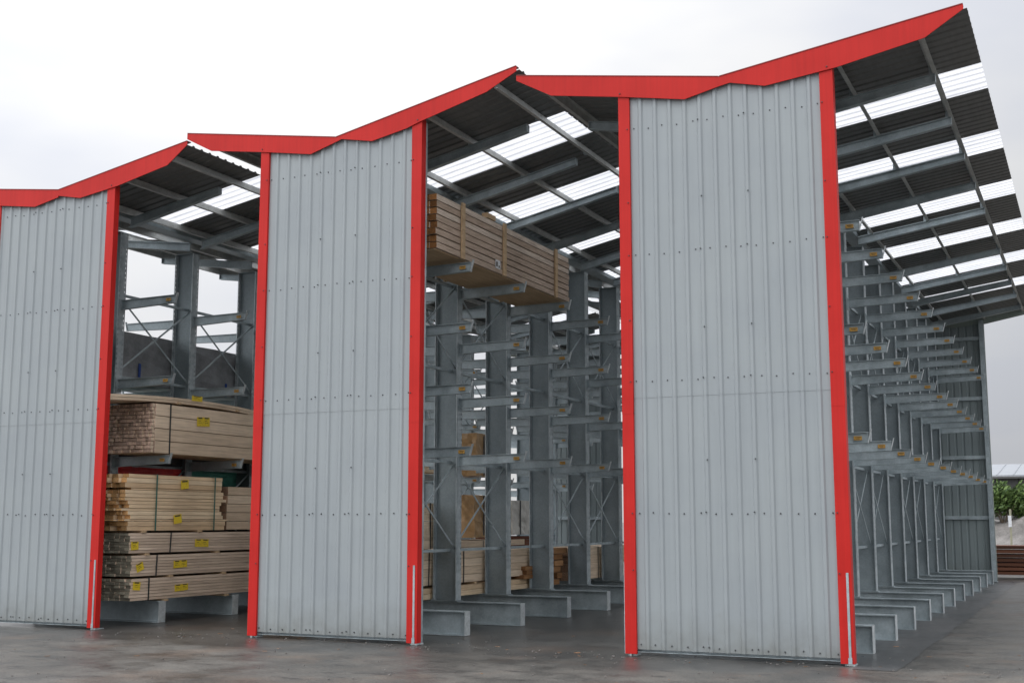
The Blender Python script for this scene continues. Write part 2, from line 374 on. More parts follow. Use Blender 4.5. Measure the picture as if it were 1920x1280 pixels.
def end_wall(root, y, front=True):
    sgn = -1 if front else 1
    cl = M['clad']
    # cladding: lower lift, upper lift lapping over it, screws in the pans
    mb = MB(); off = -.30
    W_ = root_u.get('W', 2.79)
    for (z0, z1, pr_) in ((.085, 3.24, 0), (3.20, lambda x_: fascia_bottom(root_u, x_)+.03, .0035)):
        clad_sheet(mb, -W_+.10, -.10, z0, z1, y+sgn*(pr_), off, sgn)
    inner = 0
    for zi, z in enumerate(RAIL):
        zz = z if z > .3 else .135
        for k in range(12 if W_ < 2.7 else 13):
            x = -.20-.2*k
            screw(mb, x+random.uniform(-.012,.012), y+sgn*.001, zz+random.uniform(-.012,.012), dy=sgn*.012)
        for x in (-1.10-.04, -1.70-.04): screw(mb, x+.02, y+sgn*.03, zz+.01, dy=sgn*.012)
    for z in (2.4, 4.06, 5.74): 
        for x in (-1.09, -1.69): screw(mb, x, y+sgn*.03, z, dy=sgn*.012)
    wall = mb.build('end_wall' if front else 'back_wall', [cl if front else M['clad_dark'], M['screw']], root)
    # corner trims
    tm = M['red'] if front else M['trim_grey']
    for side in (1, -1):
        xc = 0 if side == 1 else -W_
        mb = MB()
        for (z0, z1, pr_) in ((.03, 3.02, 0), (3.0, fascia_bottom(root_u, xc)+(.045 if front else .03), .002)):
            fx0, fx1 = (xc-.16, xc+pr_) if side == 1 else (xc-pr_, xc+.15)
            ya, yb = sorted((y+sgn*(.041+pr_), y+sgn*.035)); 
            mb.box(fx0, fx1, ya, yb, z0, z1)
            rx0, rx1 = (xc-.005, xc+pr_) if side == 1 else (xc-pr_, xc+.005)
            ya, yb = sorted((y+sgn*(.035), y-sgn*(.065 if root_u['x'] < -11 else .08))); mb.box(rx0, rx1, ya, yb, z0+.001, z1-.001)
            # folded edge against the cladding
            fx = fx0 if side == 1 else fx1-.003
            ya, yb = sorted((y+sgn*.035, y+sgn*.004)); mb.box(fx, fx+.003, ya, yb, z0+.001, z1-.001)
        for z in [r_ for r_ in RAIL if r_ > .3]+[1.05, 4.2, 5.75]:
            for xx in ((xc-.135,) if side == 1 else (xc+.12,)): screw(mb, xx, y+sgn*.044, z, dy=sgn*.012, s=.010)
        ct = mb.build('corner_trim', [tm, M['screw']], root)
        if front:
            mb = MB()
            if side == 1:
                mb.box(xc-.062, xc-.034, y-.050, y-.0412, .10, 1.06); mb.box(xc-.07, xc-.026, y-.054, y-.0502, .03, .10, 1)
            else: mb.box(xc-.016, xc-.0055, y-.02, y+.05, .05, 1.15); mb.box(xc-.016, xc-.0055, y-.02, y+.05, .03, .0495, 1)
            mb.build('guard_strip', [M['galv'], M['galv']], ct)
        # post behind and foot plate
        mb = MB(); px0, px1 = (xc-.13, xc-.012) if side == 1 else (xc+.012, xc+.13)
        ya, yb = sorted((y-sgn*.012, y-sgn*(.06 if root_u['x'] < -11 else .15))); mb.box(px0, px1, ya, yb, .02, zroof(root_u, (px0+px1)/2, .22)); 
        po = mb.build('post', M['galv'], root)
        mb = MB(); mb.box(px0+.01, px1+.01, y+.0, y+.16, .005, .0195); 
        mb.box(px0+.04, px1+.010 if side == 1 else px1-.05, y-.030, y-.005, .005, .05)
        mb.build('foot_plate', M['galv_light'], po)
    for z in RAIL:
        mb = MB(); ya, yb = sorted((y-sgn*.006, y-sgn*.07))
        zt = z+.05 if z > .3 else z+.04
        x0, x1 = -W_+.132, -.132
        mb.box(x0, x1, ya, yb, z-.05, z-.044); mb.box(x0, x1, ya, yb, zt-.006, zt); 
        yc = y-sgn*.07; a_, b_ = sorted((yc, yc-sgn*.006)); mb.box(x0, x1, a_, b_, z-.05, zt)
        mb.build('rail', M['galv'], root)
    return wall

def sheet_intervals(sk, y0, y1):
    iv = []; c = y0
    for a, b in sk:
        if a >= y1: break
        if a > c: iv.append((c, a, 0))
        iv.append((max(a, c), min(b, y1), 1)); c = min(b, y1)
    if c < y1: iv.append((c, y1, 0))
    return iv

def ibeam_x(mb, x0, z0b, z0t, x1, z1b, z1t, y, fw, tf=.012, tw=.01, mi=0):
    # I-beam running in x, top and bottom given at each end
    def slab(a0, a1, b0, b1, ya, yb):
        mb.hexa([(x0,ya,a0),(x1,ya,b0),(x1,yb,b0),(x0,yb,a0),(x0,ya,a1),(x1,ya,b1),(x1,yb,b1),(x0,yb,a1)], mi)
    slab(z0b, z0b+tf, z1b, z1b+tf, y-fw/2, y+fw/2); slab(z0t-tf, z0t, z1t-tf, z1t, y-fw/2, y+fw/2)
    slab(z0b+tf, z0t-tf, z1b+tf, z1t-tf, y-tw/2, y+tw/2)

sheds = []
for ui, u in enumerate(UNITS):
    root_u = u
    root = thing('rack_shed', u['label'], 'shed', (u['x'], 0, 0), 'open-sided shed bays in a row')
    sheds.append(root)
    xv, zv = u['v']; xr, zr = u['r']; xl, zl = u['l']
    end_wall(root, 0., True)
    end_wall(root, YB, False)
    W_ = u.get('W', 2.79)
    # fascias, split at the valley, with folded top edge
    zc = u['bot_r'][-1][1]*.8 + u['bot_l'][0][1]*.2
    for side, tip, bot in ((1, (xr, zr), u['bot_r']), (-1, (xl, zl), u['bot_l'])):
        for yy_, m_, nm in ((-.062, M['red'], 'fascia'), (YB+.05, M['trim_grey'], 'fascia')):
            mb = MB()
            if side == 1: poly = [(xv, zc)] + bot[::-1] + [tip, (xv, zv)]
            else: poly = [(xv, zc), (xv, zv), tip] + bot[::-1]
            # triangulation-safe: strips between top edge and bottom edge
            cap = []
            ok = poly if side == 1 else poly
            mb.prism_y(ok, yy_, yy_+.012)
            # top fold
            x0, z0, x1, z1 = xv, zv, tip[0], tip[1]
            if x1 < x0: x0, z0, x1, z1 = x1, z1, x0, z0
            s0 = .004
            mb.hexa([(x0+s0,yy_-.006,z0),(x1-s0,yy_-.006,z1),(x1-s0,yy_+.10,z1),(x0+s0,yy_+.10,z0),(x0+s0,yy_-.006,z0+.012),(x1-s0,yy_-.006,z1+.012),(x1-s0,yy_+.10,z1+.012),(x0+s0,yy_+.10,z0+.012)], 1)
            if yy_ < 0:
                xx = -.06 if side == 1 else -W_+.03; screw(mb, xx, yy_, fascia_bottom(u, xx)+.04, .011, 2)
            o = fix(mb.build(nm, [m_, M['red_edge'] if yy_ < 0 else M['trim_grey'], M['screw']], root))
    PX = {1: dict(zip((.38,1.42,2.45), (u['px']))), -1: {.38: -1.85, 1.42: -2.82, 2.45: -3.86+.1*ui}}
    # roof slopes
    for side, xe, ze, sk in ((1, xr, zr, u['sky']), (-1, u['eaveL'], zroof(u, u['eaveL'], 0), u['skyl'])):
        for (a, b, isky) in sheet_intervals(sk, -.045, YB+.045):
            mb = MB(); d = .055
            xx_ = .04 if (side == 1 and ui < 2) else 0.; xe2 = xe+xx_*side; ze2 = ze+xx_*(ze-zv)/abs(xe-xv)
            if isky: roof_strip(mb, xv+side*.02, zv-d+.002, xe2, ze2-d+.002, a-.06, b+.06)
            else: roof_strip(mb, xv, zv-d, xe2, ze2-d, a, b)
            mb.build('skylight' if isky else 'roof_sheet', M['skylight'] if isky else M['roof'], root)
        # purlins (Z sections)
        for off in (.38, 1.42, 2.45):
            off = PX[side][off]-xv if side == 1 else xv-PX[side][off]
            x = xv+side*off; z = zroof(u, x, .062); mb = MB(); h = .115
            mb.box(x-.003, x+.003, -.03, YB+.02, z-h, z-.004); mb.box(x, x+side*.055 if side > 0 else x+.003, -.03, YB+.02, z-h-.006, z-h) if side > 0 else mb.box(x-.055, x+.003, -.03, YB+.02, z-h-.006, z-h)
            mb.box(min(x, x-side*.055), max(x, x-side*.055), -.03, YB+.02, z-.004, z+.001)
            mb.build('purlin', M['purlin'], root)
        # rafters, cantilevered from the column heads
        proto = None
        for k in range(NY):
            if ui == 0 and side == 1 and k == 5: continue
            if proto is None:
                mb = MB(); xa = xv+side*.14; xt = u['tip'] if side == 1 else -3.80+.06*ui
                za = zroof(u, xa, .18); zt = zroof(u, xt, .18)
                ibeam_x(mb, xa, za-.16, za, xt, zt-.12, zt, 0, .10)
                e_ = sorted((xt, xt+side*.008)); mb.box(e_[0], e_[1], -.049, .049, zt-.119, zt-.001)
                # cleats under each purlin
                for off in (.38, 1.42, 2.45):
                    x = PX[side][off]; z = zroof(u, x, .18); mb.box(x-.05, x-.004, -.04, .04, z+.001, z+.09)
                proto = fix(mb.build('rafter', M['galv'], root, (0, Y0, 0)))
            else: clone(proto, root, (0, Y0+k*DY, 0))
    mb = MB(); mb.box(xv-.12, xv+.12, .08, YB-.08, zv-.062-.09, zv-.062-.085); mb.box(xv-.12, xv-.115, .08, YB-.08, zv-.147, zv-.07); mb.box(xv+.115, xv+.12, .08, YB-.08, zv-.147, zv-.07)
    mb.build('gutter', M['galv'], root)

# ------------------------------------------------------------------ cantilever racks
CX = -1.405; CD = .43      # column centre and depth, from the bay's right corner
def make_column(root, u):
    mb = MB(); h = zroof(u, CX+.2, .40); hh = h
    fl = MB()
    mb.box(CX-CD/2+.014, CX+CD/2-.014, -.006, .006, .36, hh)
    mb.box(CX-CD/2+.002, CX+CD/2-.002, -.093, .093, hh, hh+.012)
    mb.box(CX-CD/2-.03, CX+CD/2+.03, -.10, .10, .3555, .372)
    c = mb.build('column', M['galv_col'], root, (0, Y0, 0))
    for s in (-1, 1):
        fl = MB(); x = CX+s*CD/2; a, b = sorted((x, x-s*.014)); fl.box(a, b, -.09, .09, .372, hh)
        # inner edge lips that close the punched strip at the web side
        fl.build('flange', M['flange'], c)
    return c
def make_base(root):
    mb = MB(); x0, x1 = -2.77, -.035; h = .355
    mb.box(x0, x1, -.085, .085, .005, .020); mb.box(x0, x1, -.085, .085, h-.015, h); mb.box(x0+.01, x1-.01, -.007, .007, .020, h-.015)
    b = mb.build('base', M['galv'], root, (0, Y0, 0))
    for xx in (x0, x1):
        e_ = MB(); a, c = (xx-.008, xx) if xx == x0 else (xx, xx+.008); e_.box(a, c, -.083, .083, .0055, h-.0005)
        e_.build('end_plate', M['galv_light'], b)
    return b
def make_arm(root, side):
    # origin at the column centre line, tip towards +x (or -x); z = 0 is the top of the arm
    s = side; xr_ = s*CD/2; xt = CX*0 + s*1.44
    mb = MB(); root_h, tip_h = .168, .138
    if s > 0: ibeam_x(mb, xr_, -root_h, 0, xt-.03, -tip_h+.012, .012, 0, .075, .009, .008)
    else: ibeam_x(mb, xt+.03, -tip_h+.012, .012, xr_, -root_h, 0, 0, .075, .009, .008)
    # root plate bolted on the flange
    a, b = sorted((xr_, xr_+s*.012)); mb.box(a, b, -.07, .07, -root_h-.04, .02)
    arm = fix(mb.build('arm', M['galv'], root))
    e_ = MB()     # slanting end plate rising above the arm as a stop
    e_.hexa([(xt-s*.045,-.024,-tip_h+.005),(xt-s*.035,-.024,-tip_h+.005),(xt-s*.035,.024,-tip_h+.005),(xt-s*.045,.024,-tip_h+.005),
             (xt+s*.005,-.024,.05),(xt+s*.015,-.024,.05),(xt+s*.015,.024,.05),(xt+s*.005,.024,.05)])
    fix(e_.build('end_stop', M['galv_light'], arm))
    if s > 0:
        l_ = MB(); x0 = xt-.21; l_.box(x0, x0+.105, -.0405, -.0382, -.092, -.040)
        l_.box(x0+.02, x0+.095, -.0412, -.0406, -.062, -.053, 1); l_.box(x0+.03, x0+.08, -.0412, -.0406, -.080, -.074, 1)
        # backing clip carrying the label flush with the arm edge
        l_.box(x0+.005, x0+.110, -.038, -.0045, -.088, -.083, 2)
        l_.build('label', [M['orange'], M['print'], M['galv']], arm)
    return arm

RACKS = [
 dict(u=0, label='rightmost galvanised cantilever rack with every arm empty, along the open right side of the sheds', R=(5.57,4.19,2.77), Lf=(5.53,4.6,3.67,2.73)),
 dict(u=1, label='middle galvanised cantilever rack with four tiers of arms and the batten pack at its top', R=(5.53,4.60,3.67,2.73), Lf=(5.53,4.60,3.67,2.73)),
 dict(u=2, label='left galvanised cantilever rack loaded with yellow-tagged timber packs beside the leftmost wall', R=(5.46,4.08,2.73), Lf=(5.43,4.08,2.55)),
]
for r in RACKS:
    u = UNITS[r['u']]
    root = thing('cantilever_rack', r['label'], 'storage rack', (u['x'], 0, 0), 'double-sided cantilever racks')
    c0 = make_column(root, u); b0 = make_base(root)
    for k in range(1, NY):
        clone(c0, root, (0, Y0+k*DY, 0)); clone(b0, root, (0, Y0+k*DY, 0))
    aR = make_arm(root, 1); aL = make_arm(root, -1); first = {1: True, -1: True}
    for k in range(NY):
        for s, proto, levels in ((1, aR, r['R']), (-1, aL, r['Lf'])):
            for z in levels:
                loc = (CX, Y0+k*DY, z+random.uniform(-.008,.008))
                if first[s]: proto.location = loc; first[s] = False
                else: clone(proto, root, loc)
    # ties and X braces between columns, alongside the webs
    for k in range(NY-1):
        ya, yb = Y0+k*DY+.007, Y0+(k+1)*DY-.007
        for z in (1.18, 2.62, 4.15, 5.6):
            mb = MB(); mb.beam((CX+.05, ya, z), (CX+.05, yb, z), .045, .045); mb.build('tie_bar', M['galv'], root)
        if k % 3 != 2:
            for (z0, z1) in ((1.22, 2.58), (4.19, 5.56)):
                mb = MB(); mb.beam((CX+.12, ya, z0), (CX+.12, yb, z1), .010, .032); mb.build('brace', M['galv'], root)
                mb = MB(); mb.beam((CX+.135, ya, z1), (CX+.135, yb, z0), .010, .032); mb.build('brace', M['galv'], root)

# ------------------------------------------------------------------ timber packs (boards run along y)
def boards(x0, x1, y0, y1, z0, z1, nx, nz, jy=.02, gap=.004, layers=None, ragged=0, bow=None, seg=1):
    mb = MB(); ox, oy, oz = (x0+x1)/2, (y0+y1)/2, z0
    zs = [z0+(z1-z0)*i/nz for i in range(nz+1)]
    bw = (x1-x0)/nx
    for j in range(nz):
        zb, zt = zs[j]+gap/2, zs[j+1]-gap/2
        sh = random.uniform(-ragged, ragged)
        for i in range(nx):
            if 0 < i < nx-1 and 0 < j < nz-1: 
                pass
            a = x0+i*bw+.0015; b = x0+(i+1)*bw-.0015
            jx = random.uniform(-.006, .006) if i in (0, nx-1) else 0
            ya = y0+random.uniform(-jy, jy)+sh; yb = y1+random.uniform(-jy, jy)+sh*.6
            if bow is None: mb.box(a+jx-ox, b+jx-ox, ya-oy, yb-oy, zb-oz, zt-oz)
            else:
                n = 8; P = []
                for q in range(n+1):
                    t_ = q/n; y_ = ya+(yb-ya)*t_; dz = bow(t_); P += [(a-ox,y_-oy,zb+dz-oz),(b-ox,y_-oy,zb+dz-oz),(b-ox,y_-oy,zt+dz-oz),(a-ox,y_-oy,zt+dz-oz)]
                fs = [(0,3,2,1), tuple(4*n+i_ for i_ in (0,1,2,3))]
                for q in range(n):
                    for i_ in range(4): fs.append((4*q+i_, 4*q+(i_+1) % 4, 4*q+4+(i_+1) % 4, 4*q+4+i_))
                mb.add(P, fs)
    return mb, (ox, oy, oz)
def pack(label, X, Y, Z, nx, nz, m, straps=(), smat='strap', tags=(), bearers=(), group=None, name='timber_pack', cat='timber pack', jy=.02, gap=.006, ragged=0, bow=None, sticks=(), stick_levels=()):
    (x0,x1),(y0,y1),(z0,z1) = X, Y, Z
    mb, org = boards(x0,x1,y0,y1,z0,z1,nx,nz,jy,gap,ragged=ragged,bow=bow)
    root = thing(name, label, cat, org, group)
    fix(mb.build('boards', M[m], root)) if bow else mb.build('boards', M[m], root)
    hx = (x1-x0)/2+.009; hz = z1-z0
    for y in straps:
        mb = MB(); yy_ = y-org[1]; w_ = .016
        lean = random.uniform(-.02,.02)
        for s in (-1, 1): mb.hexa([(s*hx-.0015,yy_-w_,-.004),(s*hx+.0015,yy_-w_,-.004),(s*hx+.0015,yy_+w_,-.004),(s*hx-.0015,yy_+w_,-.004),
                                   (s*hx-.0015,yy_-w_+lean,hz+.004),(s*hx+.0015,yy_-w_+lean,hz+.004),(s*hx+.0015,yy_+w_+lean,hz+.004),(s*hx-.0015,yy_+w_+lean,hz+.004)])
        mb.box(-hx, hx, yy_-w_+lean, yy_+w_+lean, hz+.0045, hz+.007); mb.box(-hx, hx, yy_-w_, yy_+w_, -.007, -.0045)
        mb.build('strap', M[smat], root)
    for (y, z, w_, h_, tilt) in tags:
        mb = MB(); cy, cz = y-org[1], z-org[2]; ca, sa = math.cos(tilt), math.sin(tilt)
        def quad(a0, a1, b0, b1, xo, th, mi):
            P = [(xo+d, cy+a*ca-b*sa, cz+a*sa+b*ca) for d in (0, th) for a, b in ((a0,b0),(a1,b0),(a1,b1),(a0,b1))]
            mb.add([P[i] for i in (0,1,2,3,4,5,6,7)], [(0,3,2,1),(4,5,6,7),(0,1,5,4),(1,2,6,5),(2,3,7,6),(3,0,4,7)], mi)
        quad(-w_/2, w_/2, -h_/2, h_/2, hx+.002, .002, 0)
        nseg = 2 if w_ > .28 else 1
        for q in range(nseg):
            c_ = -w_/2+w_*(q+.5)/nseg
            quad(c_-w_/nseg*.32, c_+w_/nseg*.32, h_*.32, h_*.47, hx+.0042, .001, 1)
            quad(c_-w_/nseg*.30, c_+w_/nseg*.10, h_*.08, h_*.13, hx+.0042, .001, 1)
            quad(c_-w_/nseg*.30, c_+w_/nseg*.25, -h_*.12, -h_*.08, hx+.0042, .001, 1)
        mb.build('tag', [M['yellow'], M['print']], root)
    for y in bearers:
        mb = MB(); mb.box(-hx+.015, hx+.01, y-org[1]-.045, y-org[1]+.045, -.038, -.004); mb.build('bearer', M['lath'], root)
    for y in sticks:     # upright laths on both long faces
        for s in (-1, 1):
            mb = MB(); a, b = sorted((s*hx, s*(hx+.028))); mb.box(a, b, y-org[1]-.05, y-org[1]+.05, -.012, hz+.03)
            mb.build('lath', M['lath'], root)
    return root
XR = (-12.50, -11.46)
GP = 'timber packs on the left rack'
YT = .30
pack('lowest pale pine pack with dark ends and two yellow tags, sitting on the rack feet', XR, (.74,6.2), (.385,.735), 10, 7, 'pine_dark_end', (1.17,), tags=((.88,.62,.17,.13,-.08),(1.97,.55,.34,.11,.04)), bearers=(1.6,3.2,5.2), group=GP)
pack('pine pack with dark ends, second up from the rack feet, its left yellow tag tilted', XR, (.74,6.3), (.770,1.105), 10, 7, 'pine_dark_end', (1.33,), tags=((.94,.92,.17,.13,.35),(1.92,.94,.34,.12,.03)), bearers=(1.7,3.1), group=GP)
pack('dark-ended pine pack, third up, directly below the battens with orange ends', XR, (.68,6.1), (1.14,1.465), 10, 7, 'pine_dark_end', (1.65,), tags=((.80,1.26,.17,.13,.03),(2.46,1.28,.36,.13,-.02)), bearers=(1.1,2.9), group=GP)
# uneven cluster of five layers
root_cl = None
zz = 1.50
mb = MB(); ox, oy, oz = -11.98, 1.8, 1.50
ends = [(.70,3.06,.155),(.55,3.12,.03),(.62,3.0,.13),(.50,2.88,.04),(.66,2.95,.12),(.56,3.1,.05),(.60,3.05,.12),(.72,2.9,.03),(.58,3.0,.16),(.60,2.94,.06)]
for li, (ya, yb, h) in enumerate(ends):
    n = 9; wdt = 1.04/n
    if h < .08:
        for i in range(6):
            xa = -12.48+i*.175; mb.box(xa-ox, xa+.125-ox, ya+random.uniform(-.04,.04)-oy, yb+random.uniform(-.05,.08)-oy, zz-oz, zz+h-.004-oz)
    else:
        for i in range(n):
            for q in range(2):
                xa = -12.5+i*wdt; mb.box(xa+.003-ox, xa+wdt-.003-ox, ya+random.uniform(-.09,.07)-oy, yb+random.uniform(-.04,.04)-oy, zz+q*h/2-oz, zz+(q+1)*h/2-.005-oz)
    zz += h+.002
root = thing('timber_pack', 'uneven pack of fresh battens with bright orange ends and green straps', 'timber pack', (ox,oy,oz), GP)
mb.build('boards', M['pine_fresh'], root)
for y in (1.25, 2.75):
    mb = MB(); mb.box(.545, .548, y-.016-oy, y+.016-oy, 0, zz-oz+.004); mb.box(-.53, .545, y-.016-oy, y+.016-oy, zz-oz+.001, zz-oz+.0035); mb.build('strap', M['strap_green'], root)
for y, z, t_ in ((1.94,2.27,.1),(1.79,1.69,.12)):
    mb = MB(); P = [(xo, y-oy+a*math.cos(t_)-b*math.sin(t_), z-oz+a*math.sin(t_)+b*math.cos(t_)) for xo in (.548,.550) for a, b in ((-.1,-.075),(.1,-.075),(.1,.075),(-.1,.075))]
    mb.hexa([P[i] for i in range(8)]); 
    P = [(xo, y-oy+a*math.cos(t_)-b*math.sin(t_), z-oz+a*math.sin(t_)+b*math.cos(t_)) for xo in (.5505,.5515) for a, b in ((-.07,.04),(.07,.04),(.07,.065),(-.07,.065))]
    mb.hexa(P, 1); fix(mb.build('tag', [M['yellow'], M['print']], root))
for y in (1.0, 2.4):
    mb = MB(); mb.box(-.5, .545, y-.045-oy, y+.045-oy, -.034, -.001); mb.build('bearer', M['lath'], root)
pack('short pine pack set back just beyond the battens with orange ends', (-12.5,-11.52), (3.22,7.0), (1.50,2.27), 5, 5, 'pine', (4.0,), group=GP, gap=.01)
pack('tall four-deep pale pine pack with reddish ends and a yellow tag, under the bowed boards', (-12.5,-11.47), (1.20,7.0), (2.77,3.60), 8, 4, 'pine_red', (1.55,), tags=((2.40,3.37,.34,.16,.05),), group=GP, gap=.012)
# end grain texture: tall pack's ends are many small boards
mb, org = boards(-12.5, -11.48, 1.12, 1.19, 2.775, 3.595, 16, 13, .022, .010)
# (kept as part of that pack)
tall = [o_ for o_ in bpy.data.objects if o_.get('label', '').startswith('tall four-deep')][0]
mb.build('board_ends', M['pine_red'], tall, (org[0]-tall.location.x, org[1]-tall.location.y, org[2]-tall.location.z))
pack('layer of long thin boards bowing down at its far end on the tall pack', (-12.45,-11.47), (.02,5.4), (3.66,3.76), 8, 2, 'pine', (), tags=((2.21,3.76,.28,.09,.0),), bearers=(1.75,3.35), group=GP, bow=lambda t_: -.02-.55*(t_-.42)**2*(1 if t_ > .42 else .9))

pack('long high pack of weathered battens with four upright laths, up under the middle roof', (-6.95,-5.90), (.66,5.72), (5.60,6.43), 9, 8, 'batten', (), bearers=(), sticks=(1.47,2.94,5.07), gap=.018, jy=.03)
bp = [o_ for o_ in bpy.data.objects if o_.get('label', '').startswith('long high pack')][0]
mb = MB(); mb.box(.536, .539, 2.62-3.19, 2.80-3.19, .07, .21); mb.box(.5392, .5400, 2.64-3.19, 2.70-3.19, .1, .18, 1); mb.box(.5392, .5400, 2.73-3.19, 2.77-3.19, .09, .13, 1)
mb.build('paper_label', [M['white'], M['print']], bp)
for (xx, z0, z1) in ((-.35,.05,.3),(-.15,.3,.52),(.0,.02,.25),(-.28,.55,.75),(.2,.3,.5),(.12,.55,.72),(.3,.04,.28)):
    mb = MB(); pts = [(xx,-2.565,z0),(xx+.01,-2.585,z0+.05),(xx-.006,-2.59,(z0+z1)/2),(xx+.012,-2.585,z1-.03),(xx+.004,-2.565,z1)]
    for a, b in zip(pts, pts[1:]): mb.beam(a, b, .006, .012)
    mb.build('strap_end', M['strap_clear'], bp)
mb = MB(); mb.box(-.5,.5,-2.5,2.5,-.012,-.001); mb.build('base_board', M['lath'], bp)
mb = MB(); mb.box(-6.0,-5.9,2.35,2.65,6.44,6.52); o = mb.build('timber_block', M['lath']); tag(o, 'small loose timber block lying on top of the weathered batten pack', 'timber block')

# left side arms of the left rack: wrapped loads
def wrapped(label, X, Y, Z, m, straps=(), sm='strap_blue', group='plastic wrapped loads on the left rack'):
    (x0,x1),(y0,y1),(z0,z1) = X, Y, Z; ox, oy = (x0+x1)/2, (y0+y1)/2
    import bmesh
    bm = bmesh.new(); bmesh.ops.create_cube(bm, size=1)
    bmesh.ops.scale(bm, vec=(x1-x0, y1-y0, z1-z0), verts=bm.verts)
    bmesh.ops.subdivide_edges(bm, edges=bm.edges[:], cuts=7, use_grid_fill=True)
    rnd = random.Random(int(abs(y0*100+z0*10)))
    for v in bm.verts:
        v.co += Vector((rnd.uniform(-.012,.012), rnd.uniform(-.02,.02), rnd.uniform(-.008,.008)))
        v.co.z += (z1-z0)/2
    root = thing('wrapped_load', label, 'wrapped load', (ox,oy,z0), group)
    me = bpy.data.meshes.new('wrapping'); bm.to_mesh(me); bm.free(); me.materials.append(M[m])
    o = bpy.data.objects.new('wrapping', me); COL.objects.link(o); o.parent = root
    for (y, za, zb) in straps:
        mb = MB(); mb.box((x1-x0)/2+.014, (x1-x0)/2+.02, y-.03-oy, y+.03-oy, za-z0, zb-z0); mb.build('strap', M[sm], root)
    return root
wrapped('big grey plastic wrapped load behind the left rack columns, nearer of two', (-14.2,-13.1), (.7,4.0), (4.12,5.04), 'wrap_grey', ((2.55,4.25,4.5),))
wrapped('big grey plastic wrapped load behind the left rack columns, farther of two', (-14.2,-13.1), (4.08,8.6), (4.12,5.02), 'wrap_grey', ((5.05,4.12,4.38),(5.45,4.12,4.36)))
wrapped('low green wrapped load under the grey wrapped loads, above the bowed boards', (-14.2,-13.15), (.6,3.9), (3.72,3.90), 'wrap_green', ())
wrapped('flat green wrapped load behind the left rack, beyond its second column', (-14.2,-13.15), (4.1,8.5), (3.72,3.90), 'wrap_green', ())
wrapped('red wrapped load just above the orange-ended battens', (-13.95,-12.75), (.9,3.4), (2.30,2.60), 'wrap_red', ())
wrapped('green wrapped load above the short set-back pine pack', (-14.1,-13.0), (3.6,7.9), (2.30,2.62), 'wrap_green', ())

wrapped('added dark load on the left rack feet, blocking bright gaps between the dark-ended pine packs', (-14.1,-12.75), (.8,5.2), (.40,1.49), 'gap_block', ())  # mostly hidden loads, added to block bright slits between the pine packs
wrapped('added dark load blocking bright gaps behind the battens with orange ends', (-14.1,-12.75), (.9,5.4), (1.51,2.26), 'gap_block', ())
wrapped('added dark load blocking bright gaps behind the tall four-deep pine pack', (-14.1,-12.75), (1.3,5.5), (2.66,3.6), 'gap_block', ())
# middle rack, left side and far packs seen between the columns
GM = 'timber packs behind the middle rack columns'
XL = (-8.50, -7.44)
pack('thin layer of pale boards on the middle rack feet, behind the second and third columns', XL, (1.9,7.6), (.375,.56), 7, 2, 'pine_fresh', (), group=GM)
pack('pale pine pack strapped in the middle rack, standing on the thin layer of boards', XL, (2.2,5.55), (.60,1.15), 7, 4, 'pine', (3.3,4.55), group=GM, bearers=(3.0,5.0))
pack('pale pine pack behind the third middle column, beside a stub of brown timber', XL, (5.75,7.55), (.62,1.13), 7, 4, 'pine', (6.2,), group=GM)
pack('small stack of pale boards above the strapped pine pack, near the red corner trim', XL, (1.2,3.62), (1.20,1.95), 7, 5, 'pine', (3.35,), group=GM, bearers=(1.8,3.2))
pack('short stub of brown timber with ragged ends at floor level behind the third middle column', (-8.3,-7.35), (6.95,7.75), (.56,.80), 5, 3, 'brown', (), group=GM, jy=.1)
pack('ragged heap of brown boards behind the fourth middle column', XL, (8.4,9.1), (.37,1.12), 5, 6, 'brown', (), group=GM, jy=.22, gap=.02, ragged=.12)
pack('pale pine pack at the back of the middle rack near its grey back wall', XL, (9.35,13.6), (.42,1.10), 6, 4, 'pine', (11.0,), group=GM)
pack('pale pine pack on the floor of the left rack deep inside the shed', XR, (8.0,11.8), (.40,1.55), 6, 7, 'pine', (9.0,10.8), group=GM)
wrapped('orange brown wrapped load on the lowest arms deep in the left rack', XR, (13.0,14.2), (2.78,3.85), 'wrap_orange', ((13.4,2.8,3.8),), 'strap')
wrapped('orange brown wrapped load near the floor deep in the left rack', XR, (12.9,14.3), (1.25,2.30), 'wrap_orange', ((13.4,1.3,2.3),), 'strap')
pack('low pale timber pack under the orange wrapped load deep in the left rack', XR, (12.1,15.9), (.42,1.18), 6, 5, 'pine', (13.4,), group=GM)
pack('pale strapped pack on the lowest arms deep in the left rack', XR, (7.2,11.6), (2.78,3.25), 6, 4, 'pine_fresh', (8.6,), group=GM)
wrapped('white wrapped load with a red base deep inside the left rack', XR, (15.1,16.3), (1.30,2.2), 'wrap_white', ((15.6,1.3,2.2),), 'strap')
pack('red painted boards under the white wrapped load deep inside the left rack', XR, (15.0,16.3), (.98,1.26), 6, 3, 'brown_red', (), group=GM)

# ------------------------------------------------------------------ beyond the sheds
def stuffed(o): o['kind'] = 'stuff'; return o
